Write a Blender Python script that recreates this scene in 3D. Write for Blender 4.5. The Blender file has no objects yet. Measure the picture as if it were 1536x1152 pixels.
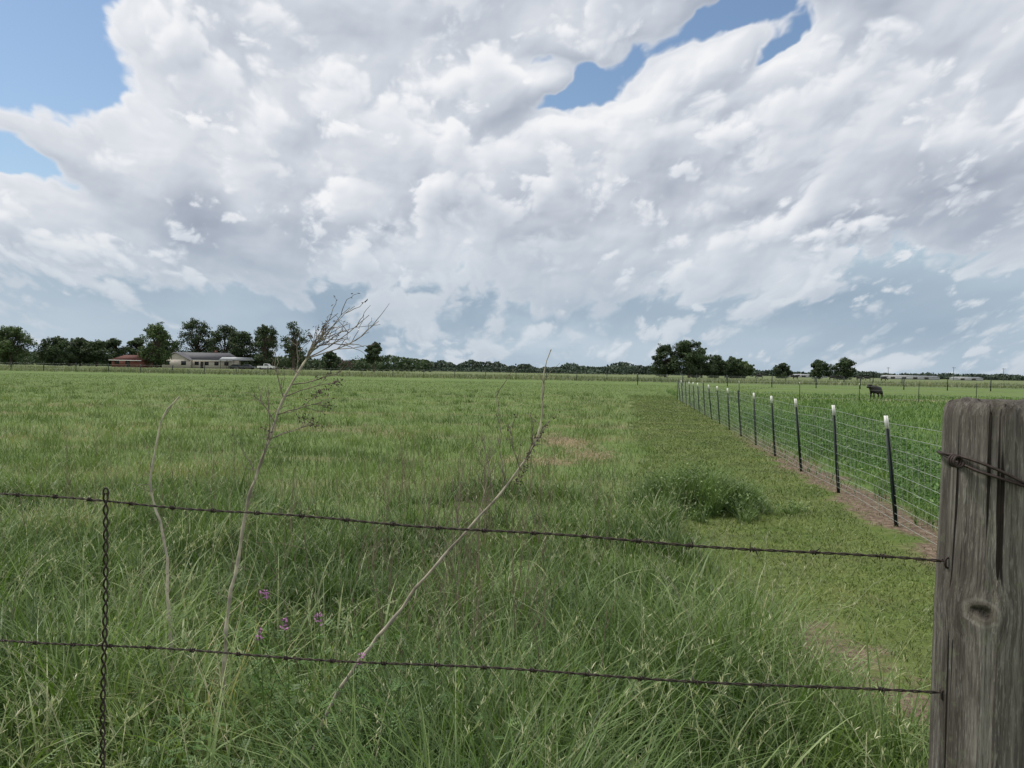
import bpy, math, random
import numpy as np
from mathutils import Matrix, Vector
rng = np.random.default_rng(7)
random.seed(7)
S = bpy.context.scene
S.view_settings.view_transform = 'Standard'
S.view_settings.look = 'None'
S.view_settings.exposure = 0

# ---------------------------------------------------------------- helpers
class VN:
    def __init__(s, seed, n=256):
        s.g = np.random.default_rng(seed).random((n, n)); s.n = n
    def one(s, x, y):
        xi = np.floor(x).astype(int); yi = np.floor(y).astype(int)
        fx = x-xi; fy = y-yi
        fx = fx*fx*(3-2*fx); fy = fy*fy*(3-2*fy)
        n = s.n; g = s.g
        a = g[xi % n, yi % n]; b = g[(xi+1) % n, yi % n]; c = g[xi % n, (yi+1) % n]; d = g[(xi+1) % n, (yi+1) % n]
        return (a*(1-fx)+b*fx)*(1-fy)+(c*(1-fx)+d*fx)*fy
    def __call__(s, x, y, sc=1.0, octv=3):
        x = np.asarray(x, float)*sc+1000; y = np.asarray(y, float)*sc+1000
        v = 0; a = .5; t = 0
        for o in range(octv):
            v = v+a*s.one(x*2**o+o*17, y*2**o+o*31); t += a; a *= .5
        return v/t
vn = VN(3); vn2 = VN(11)
class PN:   # gradient noise, about -1..1
    def __init__(s, seed, n=512):
        a = np.random.default_rng(seed).random((n, n))*2*math.pi; s.gx = np.cos(a); s.gy = np.sin(a); s.n = n
    def __call__(s, x, y):
        xi = np.floor(x).astype(int); yi = np.floor(y).astype(int); fx = x-xi; fy = y-yi; n = s.n
        def dot(i, j):
            a = (xi+i) % n; b = (yi+j) % n
            return s.gx[a, b]*(fx-i)+s.gy[a, b]*(fy-j)
        ux = fx**3*(fx*(fx*6-15)+10); uy = fy**3*(fy*(fy*6-15)+10)
        return 1.5*((dot(0, 0)*(1-ux)+dot(1, 0)*ux)*(1-uy)+(dot(0, 1)*(1-ux)+dot(1, 1)*ux)*uy)

class MB:
    def __init__(s): s.v = []; s.q = []; s.m = []; s.r = []; s.h = []; s.n = 0
    def add(s, v, q, mat=0, r=None, h=None):
        v = np.asarray(v, float).reshape(-1, 3); q = np.asarray(q, int).reshape(-1, 4)
        s.v.append(v); s.q.append(q+s.n); s.m.append(np.full(len(q), mat))
        s.r.append(np.full(len(v), .5) if r is None else np.broadcast_to(np.asarray(r, float), (len(v),)))
        s.h.append(np.full(len(v), .5) if h is None else np.broadcast_to(np.asarray(h, float), (len(v),)))
        s.n += len(v)
    def box(s, c, d, mat=0, rz=0):
        x, y, z = [k/2 for k in d]
        v = np.array([[i, j, k] for k in (-z, z) for j in (-y, y) for i in (-x, x)])
        cs, sn = math.cos(rz), math.sin(rz)
        v = np.stack([v[:, 0]*cs-v[:, 1]*sn, v[:, 0]*sn+v[:, 1]*cs, v[:, 2]], 1)+np.array(c)
        s.add(v, [[0, 2, 3, 1], [4, 5, 7, 6], [0, 1, 5, 4], [2, 6, 7, 3], [0, 4, 6, 2], [1, 3, 7, 5]], mat)
    def tube(s, pts, rad, k=6, mat=0, r=None):
        p = np.asarray(pts, float); n = len(p)
        rad = np.broadcast_to(np.asarray(rad, float), (n,))
        t = np.gradient(p, axis=0); t /= np.linalg.norm(t, axis=1)[:, None]+1e-9
        ref = np.array([0, 0, 1.]) if abs(t[0, 2]) < .8 else np.array([1., 0, 0])
        vs = []
        u = ref-t[0]*ref.dot(t[0]); u /= np.linalg.norm(u)
        a = np.arange(k)*2*math.pi/k
        for i in range(n):
            u = u-t[i]*u.dot(t[i]); u /= np.linalg.norm(u)+1e-9
            w = np.cross(t[i], u)
            vs.append(p[i]+rad[i]*(np.cos(a)[:, None]*u+np.sin(a)[:, None]*w))
        v = np.concatenate(vs)
        q = []
        for i in range(n-1):
            for j in range(k):
                j2 = (j+1) % k
                q.append([i*k+j, i*k+j2, (i+1)*k+j2, (i+1)*k+j])
        s.add(v, q, mat, r)
    def build(s, name, mats, smooth=False, parent=None, extra=None):
        me = bpy.data.meshes.new(name)
        v = np.concatenate(s.v); q = np.concatenate(s.q); m = np.concatenate(s.m)
        me.vertices.add(len(v)); me.vertices.foreach_set('co', v.astype(np.float32).ravel())
        me.loops.add(len(q)*4); me.loops.foreach_set('vertex_index', q.astype(np.int32).ravel())
        me.polygons.add(len(q)); me.polygons.foreach_set('loop_start', (np.arange(len(q))*4).astype(np.int32))
        for mm in mats: me.materials.append(mm)
        me.polygons.foreach_set('material_index', m.astype(np.int32))
        if smooth: me.polygons.foreach_set('use_smooth', np.ones(len(q), bool))
        for nm, arr in (('rnd', s.r), ('hgt', s.h)):
            at = me.attributes.new(nm, 'FLOAT', 'POINT'); at.data.foreach_set('value', np.concatenate(arr).astype(np.float32))
        for nm, arr in (extra or {}).items():
            at = me.attributes.new(nm, 'FLOAT', 'POINT'); at.data.foreach_set('value', arr.astype(np.float32).ravel())
        me.update(calc_edges=True)
        ob = bpy.data.objects.new(name, me); S.collection.objects.link(ob)
        if parent: ob.parent = parent
        return ob

def empty(name, loc=(0, 0, 0), rz=0):
    e = bpy.data.objects.new(name, None); S.collection.objects.link(e); e.location = loc; e.rotation_euler = (0, 0, rz); return e

class NT:
    def __init__(s, nt): s.t = nt; s.n = nt.nodes; s.l = nt.links
    def put(s, sock, v):
        if isinstance(v, bpy.types.NodeSocket): s.l.new(v, sock)
        elif v is not None:
            if isinstance(v, (tuple, list)) and len(v) == 3 and sock.type == 'RGBA': v = (*v, 1)
            sock.default_value = v
    def m(s, op, a, b=None, c=None, clamp=False):
        n = s.n.new('ShaderNodeMath'); n.operation = op; n.use_clamp = clamp
        s.put(n.inputs[0], a); s.put(n.inputs[1], b); s.put(n.inputs[2], c); return n.outputs[0]
    def vm(s, op, a, b=None, out=0):
        n = s.n.new('ShaderNodeVectorMath'); n.operation = op
        s.put(n.inputs[0], a); s.put(n.inputs[1], b)
        return n.outputs['Value'] if op in ('LENGTH', 'DISTANCE', 'DOT_PRODUCT') else n.outputs[0]
    def sep(s, v):
        n = s.n.new('ShaderNodeSeparateXYZ'); s.put(n.inputs[0], v); return n.outputs
    def comb(s, x, y, z):
        n = s.n.new('ShaderNodeCombineXYZ'); s.put(n.inputs[0], x); s.put(n.inputs[1], y); s.put(n.inputs[2], z); return n.outputs[0]
    def noise(s, v, scale=1, detail=4, rough=.5, dist=0, col=False):
        n = s.n.new('ShaderNodeTexNoise'); s.put(n.inputs['Vector'], v); n.inputs['Scale'].default_value = scale
        n.inputs['Detail'].default_value = detail; n.inputs['Roughness'].default_value = rough; n.inputs['Distortion'].default_value = dist
        return n.outputs['Color' if col else 'Fac']
    def ss(s, v, a, b, lo=0., hi=1.):
        n = s.n.new('ShaderNodeMapRange'); n.interpolation_type = 'SMOOTHSTEP'
        if a > b: a, b, lo, hi = b, a, hi, lo
        s.put(n.inputs[0], v); n.inputs[1].default_value = a; n.inputs[2].default_value = b; n.inputs[3].default_value = lo; n.inputs[4].default_value = hi
        return n.outputs[0]
    def lin(s, v, a, b, lo=0., hi=1.):
        n = s.n.new('ShaderNodeMapRange'); s.put(n.inputs[0], v); n.inputs[1].default_value = a; n.inputs[2].default_value = b; n.inputs[3].default_value = lo; n.inputs[4].default_value = hi
        return n.outputs[0]
    def mix(s, f, a, b, bt='MIX'):
        n = s.n.new('ShaderNodeMix'); n.data_type = 'RGBA'; n.blend_type = bt
        s.put(n.inputs[0], f); s.put(n.inputs[6], a); s.put(n.inputs[7], b); return n.outputs[2]
    def ramp(s, f, stops):
        n = s.n.new('ShaderNodeValToRGB'); s.put(n.inputs[0], f); e = n.color_ramp.elements
        while len(e) < len(stops): e.new(.5)
        for el, (p, c) in zip(e, stops): el.position = p; el.color = (*c, 1)
        return n.outputs[0]
    def attr(s, nm):
        n = s.n.new('ShaderNodeAttribute'); n.attribute_name = nm; return n.outputs['Fac']

def newmat(name, rough=.8, spec=.3):
    m = bpy.data.materials.new(name); m.use_nodes = True
    h = NT(m.node_tree); b = h.n['Principled BSDF']
    b.inputs['Roughness'].default_value = rough; b.inputs['Specular IOR Level'].default_value = spec
    return m, h, b
def simple(name, col, rough=.8, var=.25, scale=8, metal=0, spec=.3):
    m, h, b = newmat(name, rough, spec)
    tc = h.n.new('ShaderNodeTexCoord').outputs['Object']
    n = h.noise(tc, scale, 4, .6)
    f = h.lin(n, .25, .75, 1-var, 1+var)
    c = h.vm('MULTIPLY', tuple(col), h.comb(f, f, f))
    h.l.new(c, b.inputs['Base Color']); b.inputs['Metallic'].default_value = metal
    return m
def leafmat(name, stops, patch=((.8, .8, .8), (1.2, 1.2, 1.1)), pscale=.5, trans=.3, rough=.5, tr_col=(1.3, 1.5, .7), root_shade=.75):
    m, h, b = newmat(name, rough, .35)
    g = h.n.new('ShaderNodeNewGeometry').outputs['Position']
    c = h.ramp(h.attr('rnd'), stops)
    n = h.ss(h.noise(g, pscale, 1, .55), .35, .65)
    c = h.vm('MULTIPLY', c, h.mix(n, patch[0], patch[1]))
    f = h.lin(h.attr('hgt'), 0, 1, root_shade, 1.15)  # shade between blades put into the colour: darker towards the base
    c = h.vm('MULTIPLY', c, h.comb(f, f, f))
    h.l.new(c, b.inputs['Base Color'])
    if trans > 0:
        t = h.n.new('ShaderNodeBsdfTranslucent'); h.l.new(h.vm('MULTIPLY', c, tr_col), t.inputs[0])
        mx = h.n.new('ShaderNodeMixShader'); mx.inputs[0].default_value = trans
        h.l.new(b.outputs[0], mx.inputs[1]); h.l.new(t.outputs[0], mx.inputs[2])
        h.l.new(mx.outputs[0], h.n['Material Output'].inputs[0])
    return m

# ---------------------------------------------------------------- camera
cd = bpy.data.cameras.new('camera'); cam = bpy.data.objects.new('camera', cd); S.collection.objects.link(cam)
cd.sensor_width = 36; cd.lens = 29.0; cd.clip_start = .05; cd.clip_end = 12000
cam.matrix_world = Matrix.Translation((0, 0, 1.5)) @ Matrix.Rotation(math.radians(90-1.02), 4, 'X') @ Matrix.Rotation(math.radians(1.06), 4, 'Z')
S.camera = cam

# ---------------------------------------------------------------- sky
SUN_AZ, SUN_EL = math.radians(-70), math.radians(58)
w = bpy.data.worlds.new('World'); S.world = w; w.use_nodes = True
h = NT(w.node_tree); h.n.clear()
out = h.n.new('ShaderNodeOutputWorld')
sky = h.n.new('ShaderNodeTexSky'); sky.sky_type = 'NISHITA'; sky.sun_disc = False
sky.sun_elevation = SUN_EL; sky.sun_rotation = SUN_AZ; sky.air_density = 1.2; sky.dust_density = .8; sky.ozone_density = 3
bg1 = h.n.new('ShaderNodeBackground'); h.l.new(sky.outputs[0], bg1.inputs[0]); bg1.inputs[1].default_value = .115
d = h.n.new('ShaderNodeTexCoord').outputs['Generated']
wn = h.noise(d, 2.5, 2, .6)
bg2 = h.n.new('ShaderNodeBackground'); h.l.new(h.ramp(wn, [(.3, (.60, .63, .68)), (.7, (.92, .93, .95))]), bg2.inputs[0]); bg2.inputs[1].default_value = 1.12
dx, dy, dz = h.sep(d)
north = h.m('MULTIPLY', h.ss(dy, .35, .62), h.ss(dz, .72, .60))
mask = h.m('MULTIPLY', h.ss(wn, .34, .44), h.m('SUBTRACT', 1., north))
mx = h.n.new('ShaderNodeMixShader'); h.l.new(mask, mx.inputs[0]); h.l.new(bg1.outputs[0], mx.inputs[1]); h.l.new(bg2.outputs[0], mx.inputs[2])
h.l.new(mx.outputs[0], out.inputs[0])
w.cycles.sampling_method = 'MANUAL'; w.cycles.sample_map_resolution = 256

# cloud field: a spherical sheet 9 km out; layers of cloud thickness made from billowing noise,
# shaded by how much cloud lies between each point and the sun side
st = .075
azd = np.arange(-50, 50+st, st); eld = np.arange(-.6, 37, st)
AZ, EL = np.meshgrid(azd, eld)
er = np.radians(np.maximum(EL, 0)); ar = np.radians(AZ)
k0 = .42
g_el = np.radians(np.maximum(eld, 0)); Vint = np.cumsum(np.r_[0, np.diff(g_el)]/(np.sin(g_el)+k0))
ref_ = (np.sin(np.radians(12))+k0)
V = np.broadcast_to((Vint*1.35)[:, None], AZ.shape)*ref_; U = ar/(np.sin(er)+k0)*ref_
V = V-.07*U
pn = PN(21); pn2 = PN(5)
def fbm(x, y, sc, octs, gain=.5, p=pn):
    v = 0; a = 1.; t = 0
    for o in range(octs):
        c_, s_ = math.cos(o*1.1), math.sin(o*1.1); f_ = sc*2.02**o
        v = v+a*p((x*c_-y*s_)*f_+o*37.7+100, (x*s_+y*c_)*f_+o*11.3+100); t += a*a; a *= gain
    return v/math.sqrt(t)
def billow(x, y, sc, octs, gain=.55, p=pn2):
    v = 0; a = 1.; t = 0
    for o in range(octs):
        c_, s_ = math.cos(o*.9+.4), math.sin(o*.9+.4); f_ = sc*2.1**o
        n_ = np.sqrt(p((x*c_-y*s_)*f_+o*13.7+50, (x*s_+y*c_)*f_+o*41.3+50)**2+.004)
        v = v+a*(n_*2-.58); t += a; a *= gain
    return v/t
def sstep(x, a, b):
    t = np.clip((x-a)/(b-a), 0, 1); return t*t*(3-2*t)
def sh(A, dr, dc):
    r0, c0 = A.shape; rr_ = np.clip(np.arange(r0)+dr, 0, r0-1); cc_ = np.clip(np.arange(c0)+dc, 0, c0-1); return A[np.ix_(rr_, cc_)]
def blur(A, n, k=1):
    for _ in range(n): A = .2*(A+sh(A, k, 0)+sh(A, -k, 0)+sh(A, 0, k)+sh(A, 0, -k))
    return A
wx = fbm(U, V, 6, 5, .55); wy = fbm(U+9, V+4, 6, 5, .55)
def gau(a0, e0, sa, se, rot=0, wa=1.):
    c_, s_ = math.cos(math.radians(rot)), math.sin(math.radians(rot)); x = AZ+2.0*wa*wx-a0; y = EL+1.5*wa*wy-e0
    return np.exp(-(((x*c_+y*s_)/sa)**2+((-x*s_+y*c_)/se)**2))
holes = 1.0*gau(-31, 17.5, 4.2, 5.2, 60)+.60*gau(-27, 22.5, 3.5, 1.6, 30)+1.15*gau(4.6, 18.6, 4.6, 1.15, 26)+.7*gau(2, 20.4, 3, .9, -10)+1.2*gau(14.8, 22.2, 5.2, 1.5, 6)+.8*gau(17.5, 20.0, 3.2, .9, 30)+.85*gau(-31, 11.8, 5, 1.2, -22)+.6*gau(36, 26, 5, 3)
def layer(off, sc, bias, kb, km, kl, holes_k, soft, lown):
    Uo = U+off+.018*wx; Vo = V+off*.7+.018*wy
    big = fbm(Uo, Vo, 2.6*sc, 2); mid = fbm(Uo, Vo, 6.5*sc, 7, .52); bil = billow(Uo, Vo, 11*sc, 5, .55)
    H = bias+kb*big+km*mid+kl*bil-holes_k*holes-lown*np.clip((10.5-EL)/7, 0, 1)
    return H, sstep(H, -.01, soft), big
HB, coverB, bigB = layer(0, .8, .55, .20, .26, .42, 1.0, .17, .62)
HF, coverF, bigF = layer(7.3, .80, .01, .26, .40, .52, .70, .20, .10)
HG, coverG, bigG = layer(3.1, 1.5, -.08, .26, .36, .50, .70, .20, .12)
def shade(H, dirs):
    T = np.maximum(H, 0); T1 = blur(T, 2); T2 = blur(T, 5, 2); T3 = blur(T, 7, 6)
    dep = 0; ws = 0
    for dd, ww in ((4, .8), (9, 1), (16, 1), (26, 1), (40, .9), (60, .7)):
        dep = dep+ww*sh(T2, dd, -int(dd*dirs)); ws += ww
    dep = dep/ws
    rel = .95*(T1-sh(T1, 3, -2))+.75*(T2-sh(T2, 8, -5))+.7*(T3-sh(T3, 22, -12))
    return T3, dep, rel
TB3, depB, relB = shade(HB, .5)
grey = fbm(U+2, V*1.3, 3.6, 4, .5)
lightB = .65-.32*sstep(depB, .30, 1.0)+.52*relB+.24*sstep(-HB, -.28, -.04)-.17*grey
light = lightB
for (H_, cv_, kk) in ((HF, coverF, .85), (HG, coverG, .72)):
    T3_, dep_, rel_ = shade(H_, .4)
    lf = .97-.80*dep_/(dep_+.36)+.58*rel_-.10*grey
    lf = np.maximum(lf, .25+.3*rel_)
    a_ = kk*cv_*np.exp(-1.9*np.maximum(dep_-.06, 0))
    light = light*(1-a_)+lf*a_
light = light+.05*gau(-14, 14, 14, 8)-.10*gau(24, 17, 10, 5)-.15*gau(31, 11, 8, 3)-.10*gau(8, 12, 10, 2.5)
cover = np.maximum(coverB, np.maximum(coverF, coverG))
light = np.clip(light, 0, 1)
haze = sstep(-EL, -11.5, -2.0)
bank = np.clip(.50+.32*fbm(U, V*2.0, 3.2, 4)+.55*gau(-8, 4.8, 12, 2.2)-.45*gau(3, 2.6, 6, 1.0)+.30*gau(22, 4, 10, 2.4), 0, 1)
edge = sstep(50-np.abs(AZ), 0, 5)*sstep(37-EL, 0, 4)
R = 9000.
mb = MB(); nr, nc_ = AZ.shape
vsx = np.stack([R*np.sin(ar)*np.cos(np.radians(EL)), R*np.cos(ar)*np.cos(np.radians(EL)), R*np.sin(np.radians(EL))], -1).reshape(-1, 3)
ii = (np.arange(nr-1)[:, None]*nc_+np.arange(nc_-1)[None]).ravel()
mb.add(vsx, np.stack([ii, ii+1, ii+1+nc_, ii+nc_], 1))
m_cl = bpy.data.materials.new('cloud_field'); m_cl.use_nodes = True; h = NT(m_cl.node_tree); h.n.clear()
ccol = h.ramp(h.attr('light'), [(0., (.32, .36, .44)), (.3, (.42, .465, .55)), (.55, (.575, .62, .69)), (.8, (.76, .785, .835)), (1., (.90, .91, .93))])
hcol = h.mix(h.attr('bank'), (.56, .65, .73), (.32, .42, .525))
cov = h.attr('cover'); hz = h.attr('haze')
c = h.mix(h.m('MULTIPLY', hz, .60), ccol, hcol)
c = h.mix(h.m('MULTIPLY', h.m('SUBTRACT', 1., cov), h.m('MINIMUM', h.m('MULTIPLY', hz, 3.), 1.)), c, hcol)
al = h.m('MULTIPLY', h.m('MAXIMUM', cov, h.m('MINIMUM', h.m('MULTIPLY', hz, 1.8), 1.)), h.attr('edge'))
em = h.n.new('ShaderNodeEmission'); h.l.new(c, em.inputs[0]); em.inputs[1].default_value = 1.0
tr = h.n.new('ShaderNodeBsdfTransparent'); mx = h.n.new('ShaderNodeMixShader'); h.l.new(al, mx.inputs[0]); h.l.new(tr.outputs[0], mx.inputs[1]); h.l.new(em.outputs[0], mx.inputs[2])
o_ = h.n.new('ShaderNodeOutputMaterial'); h.l.new(mx.outputs[0], o_.inputs[0])
m_cl.cycles.emission_sampling = 'NONE'
mb.build('sky', [m_cl], True, None, {'light': light, 'cover': cover, 'haze': haze, 'bank': bank, 'edge': edge})

sl = bpy.data.lights.new('sun', 'SUN'); so = bpy.data.objects.new('sun', sl); S.collection.objects.link(so)
sl.energy = 3.2; sl.angle = math.radians(8); sl.color = (1, .95, .86)
sd = Vector((math.sin(SUN_AZ)*math.cos(SUN_EL), math.cos(SUN_AZ)*math.cos(SUN_EL), math.sin(SUN_EL)))
so.rotation_euler = sd.to_track_quat('Z', 'Y').to_euler()

# ---------------------------------------------------------------- ground
FX0, FS = 2.72, .1415
m_ground, h, b = newmat('ground_soil_grass', .95, .1)
g = h.n.new('ShaderNodeNewGeometry').outputs['Position']
gx, gy, gz = h.sep(g)
n1 = h.noise(g, .12, 3, .6); n2 = h.noise(g, 1.1, 4, .65); n3 = h.noise(g, 14, 3, .7); n4 = h.noise(h.vm('MULTIPLY', g, (.3, 1, 1)), .35, 4, .6)
n5 = h.noise(g, 5, 3, .65)
c = h.mix(h.ss(n1, .35, .65), (.078, .125, .034), (.112, .165, .050))
c = h.mix(h.ss(n2, .35, .7), c, (.128, .170, .060))
c = h.mix(h.m('MULTIPLY', h.ss(n4, .48, .68), h.ss(gy, 80, 20, 0, .85)), c, (.165, .155, .08))
f = h.m('SUBTRACT', gx, h.m('ADD', h.m('MULTIPLY', gy, FS), FX0))
fn = h.m('ADD', f, h.m('MULTIPLY', h.m('SUBTRACT', n2, .5), 1.2))
strip = h.m('MULTIPLY', h.m('MULTIPLY', h.ss(fn, -2.9, -1.9), h.ss(fn, .1, -.1)), h.ss(gy, 60, 30))
c = h.mix(strip, c, h.mix(h.ss(n2, .3, .7), (.078, .118, .027), (.115, .138, .044)))
c = h.mix(h.m('MULTIPLY', h.ss(fn, .2, .9), h.ss(gy, 52, 36)), c, h.mix(h.ss(n2, .3, .7), (.058, .11, .028), (.10, .16, .042)))
dirt = h.mix(h.ss(n3, .35, .65), (.10, .070, .050), (.19, .145, .108))
dm = h.m('MULTIPLY', h.m('MULTIPLY', h.ss(fn, -.3, -.05), h.ss(fn, .6, .25)), h.ss(gy, 26, 13))
c = h.mix(dm, c, dirt)
def patch(cx, cy, rx, ry, nn=None):
    v = h.vm('MULTIPLY', h.vm('SUBTRACT', g, (cx, cy, 0)), (1/rx, 1/ry, 0))
    return h.ss(h.m('ADD', h.vm('LENGTH', v), h.m('MULTIPLY', h.m('SUBTRACT', n5, .5), 3.0)), 1.25, .5)
c = h.mix(patch(1.72, 4.4, .30, .6), c, dirt)
c = h.mix(patch(1.9, 3.7, .24, .32), c, dirt)
hay = h.mix(h.ss(n3, .35, .65), (.16, .12, .07), (.27, .21, .13))
hp = h.m('MAXIMUM', patch(1.15, 17.2, .55, 1.3), h.m('MAXIMUM', patch(1.4, 14.6, .40, .9), patch(.5, 13.4, .6, .5)))
c = h.mix(h.m('MULTIPLY', hp, .85), c, hay)
c = h.mix(patch(33, 52, 12, 2.5), c, (.25, .22, .14))
edge_ = h.ss(h.m('ADD', gy, h.m('MULTIPLY', gx, -.05)), 122, 126)
c = h.mix(edge_, c, h.mix(h.ss(n4, .4, .6), (.14, .165, .08), (.11, .14, .055)))
v = h.lin(n3, .25, .75, .72, 1.28)
c = h.vm('MULTIPLY', c, h.comb(v, v, v))
h.l.new(c, b.inputs['Base Color'])
bp = h.n.new('ShaderNodeBump'); bp.inputs['Strength'].default_value = .6; bp.inputs['Distance'].default_value = .04
h.l.new(n3, bp.inputs['Height']); h.l.new(bp.outputs[0], b.inputs['Normal'])
mb = MB(); rr = [0, 2, 5, 10, 20, 50, 100, 200, 400, 800, 1600, 4000, 9500]; K = 64; vs = []
for r in rr:
    for k in range(K):
        a = 2*math.pi*k/K; vs.append((r*math.cos(a) if r else .001*math.cos(a), r*math.sin(a) if r else .001*math.sin(a), 0))
q = [[i*K+k, (i+1)*K+k, (i+1)*K+(k+1) % K, i*K+(k+1) % K] for i in range(len(rr)-1) for k in range(K)]
mb.add(vs, q); mb.build('ground', [m_ground])

# ---------------------------------------------------------------- grass
def blades(mb, x, y, L, wd, lean, bend, az, seg=4, z0=None, r=None, mat=0):
    n = len(x); s = np.linspace(0, 1, seg+1)
    smid = (s[1:]+s[:-1])/2
    th = lean[:, None]+bend[:, None]*smid[None]**1.3
    hs = np.concatenate([np.zeros((n, 1)), np.cumsum(np.sin(th), 1)], 1)*L[:, None]/seg
    vs = np.concatenate([np.zeros((n, 1)), np.cumsum(np.cos(th), 1)], 1)*L[:, None]/seg
    tw = az+rng.uniform(-1.1, 1.1, n)
    prof = np.interp(s, [0, .25, .6, 1], [.6, 1, .75, .04])
    ww = wd[:, None]*prof[None]/2
    cx = x[:, None]+np.cos(az)[:, None]*hs; cy = y[:, None]+np.sin(az)[:, None]*hs
    cz = (0 if z0 is None else z0[:, None])+vs
    sx = -np.sin(tw)[:, None]*ww; sy = np.cos(tw)[:, None]*ww
    V = np.stack([np.stack([cx-sx, cy-sy, cz], -1), np.stack([cx+sx, cy+sy, cz], -1)], 2)
    base = (np.arange(n)*(seg+1)*2)[:, None]+(np.arange(seg)*2)[None]
    Q = np.stack([base, base+1, base+3, base+2], -1).reshape(-1, 4)
    if r is None: r = rng.random(n)
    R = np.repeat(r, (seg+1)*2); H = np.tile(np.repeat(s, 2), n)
    mb.add(V.reshape(-1, 3), Q, mat, R, H)

m_tall = leafmat('tall_grass_blade', [(0, (.048, .090, .022)), (.35, (.095, .162, .040)), (.75, (.18, .258, .088)), (.92, (.27, .32, .15)), (1., (.42, .38, .24))], pscale=.9, patch=((.74, .78, .74), (1.18, 1.12, 1.1)), root_shade=.5, rough=.5, trans=.25)
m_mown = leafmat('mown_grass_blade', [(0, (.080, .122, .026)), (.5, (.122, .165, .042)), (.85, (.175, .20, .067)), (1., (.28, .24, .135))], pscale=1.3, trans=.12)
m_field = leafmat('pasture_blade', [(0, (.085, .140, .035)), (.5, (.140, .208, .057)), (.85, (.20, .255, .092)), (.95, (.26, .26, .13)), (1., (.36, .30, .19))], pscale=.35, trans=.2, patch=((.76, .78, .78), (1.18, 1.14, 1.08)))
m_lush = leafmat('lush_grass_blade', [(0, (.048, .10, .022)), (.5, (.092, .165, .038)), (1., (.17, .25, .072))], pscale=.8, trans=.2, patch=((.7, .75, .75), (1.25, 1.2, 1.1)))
m_dkweed = leafmat('dark_weed_leaf', [(0, (.03, .075, .018)), (.5, (.06, .13, .03)), (1., (.12, .21, .06))], pscale=1.5, trans=.2)

def bd(x, y): return 1.25+.045*y+.5*(vn(x, y, 1.2)-.5)
def intall(x, y):
    return ((y < 2.75+.5*(vn2(x, y, 1.5)-.5)) | (x < bd(x, y)+0*y)) & (y < 9.2+3.2*(vn(x, y, .5)-.5)*2)

mb = MB()
NC = 3300
cy_ = 1.35+9.6*rng.random(NC)**1.25; cx_ = rng.uniform(-1, 1, NC)*(.68*cy_+.9)
k = intall(cx_, cy_); cx_, cy_ = cx_[k], cy_[k]
tallf = np.clip(.74+1.9*(vn2(cx_, cy_, 1.3, 2)-.5), .40, 1.45)*np.interp(cy_, [2, 4.5, 9], [1., .85, .55])
per = 32
X = np.repeat(cx_, per)+rng.normal(0, .05, len(cx_)*per); Y = np.repeat(cy_, per)+rng.normal(0, .05, len(cy_)*per)
az = np.arctan2(Y-np.repeat(cy_, per), X-np.repeat(cx_, per))+rng.normal(0, .7, len(X))
TF = np.repeat(tallf, per); n = len(X)
L = TF*rng.uniform(.22, .72, n)
CR = np.repeat(np.clip(rng.random(len(cx_))*.7+1.5*(vn(cx_, cy_, 1.0, 2)-.42), 0, 1), per)
blades(mb, X, Y, L, rng.uniform(.003, .009, n)*np.interp(Y, [2, 9], [1, 1.4]), rng.uniform(.02, .5, n), rng.uniform(.3, 2.2, n), az, 4, r=np.clip(.65*CR+.45*rng.random(n)-.06+rng.normal(0, .05, n), 0, 1))
n = 1500; Y = 1.7+3.6*rng.random(n); X = rng.uniform(-1, .75, n)*(.64*Y+.2); k = intall(X, Y) & (rng.random(n) < np.interp(X/Y, [-.6, 0, .5], [1, .45, .3])); X, Y = X[k], Y[k]; n = len(X)
blades(mb, X, Y, rng.uniform(.45, .80, n)*np.interp(Y, [1.7, 5], [.95, .85]), rng.uniform(.007, .014, n), rng.uniform(.05, .45, n), rng.uniform(.8, 2.4, n), rng.uniform(0, 6.28, n), 8, r=rng.uniform(.45, .95, n))
n = 36000
Y = 1.3+10*rng.random(n)**1.2; X = rng.uniform(-1, 1, n)*(.68*Y+.9); k = intall(X, Y); X, Y = X[k], Y[k]; n = len(X)
blades(mb, X, Y, rng.uniform(.12, .36, n)*np.interp(Y, [2, 9], [1, .7]), rng.uniform(.005, .011, n), rng.uniform(0, .8, n), rng.uniform(0, 1.6, n), rng.uniform(0, 6.28, n), 3, r=rng.random(n)*.55)
n = 7000
X = rng.uniform(-4, 4, n); Y = rng.uniform(-2.5, 1.4, n)
blades(mb, X, Y, rng.uniform(.1, .25, n), rng.uniform(.005, .01, n), rng.uniform(0, .6, n), rng.uniform(0, 1.6, n), rng.uniform(0, 6.28, n), 3)
mb.build('tall_grass', [m_tall])

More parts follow.
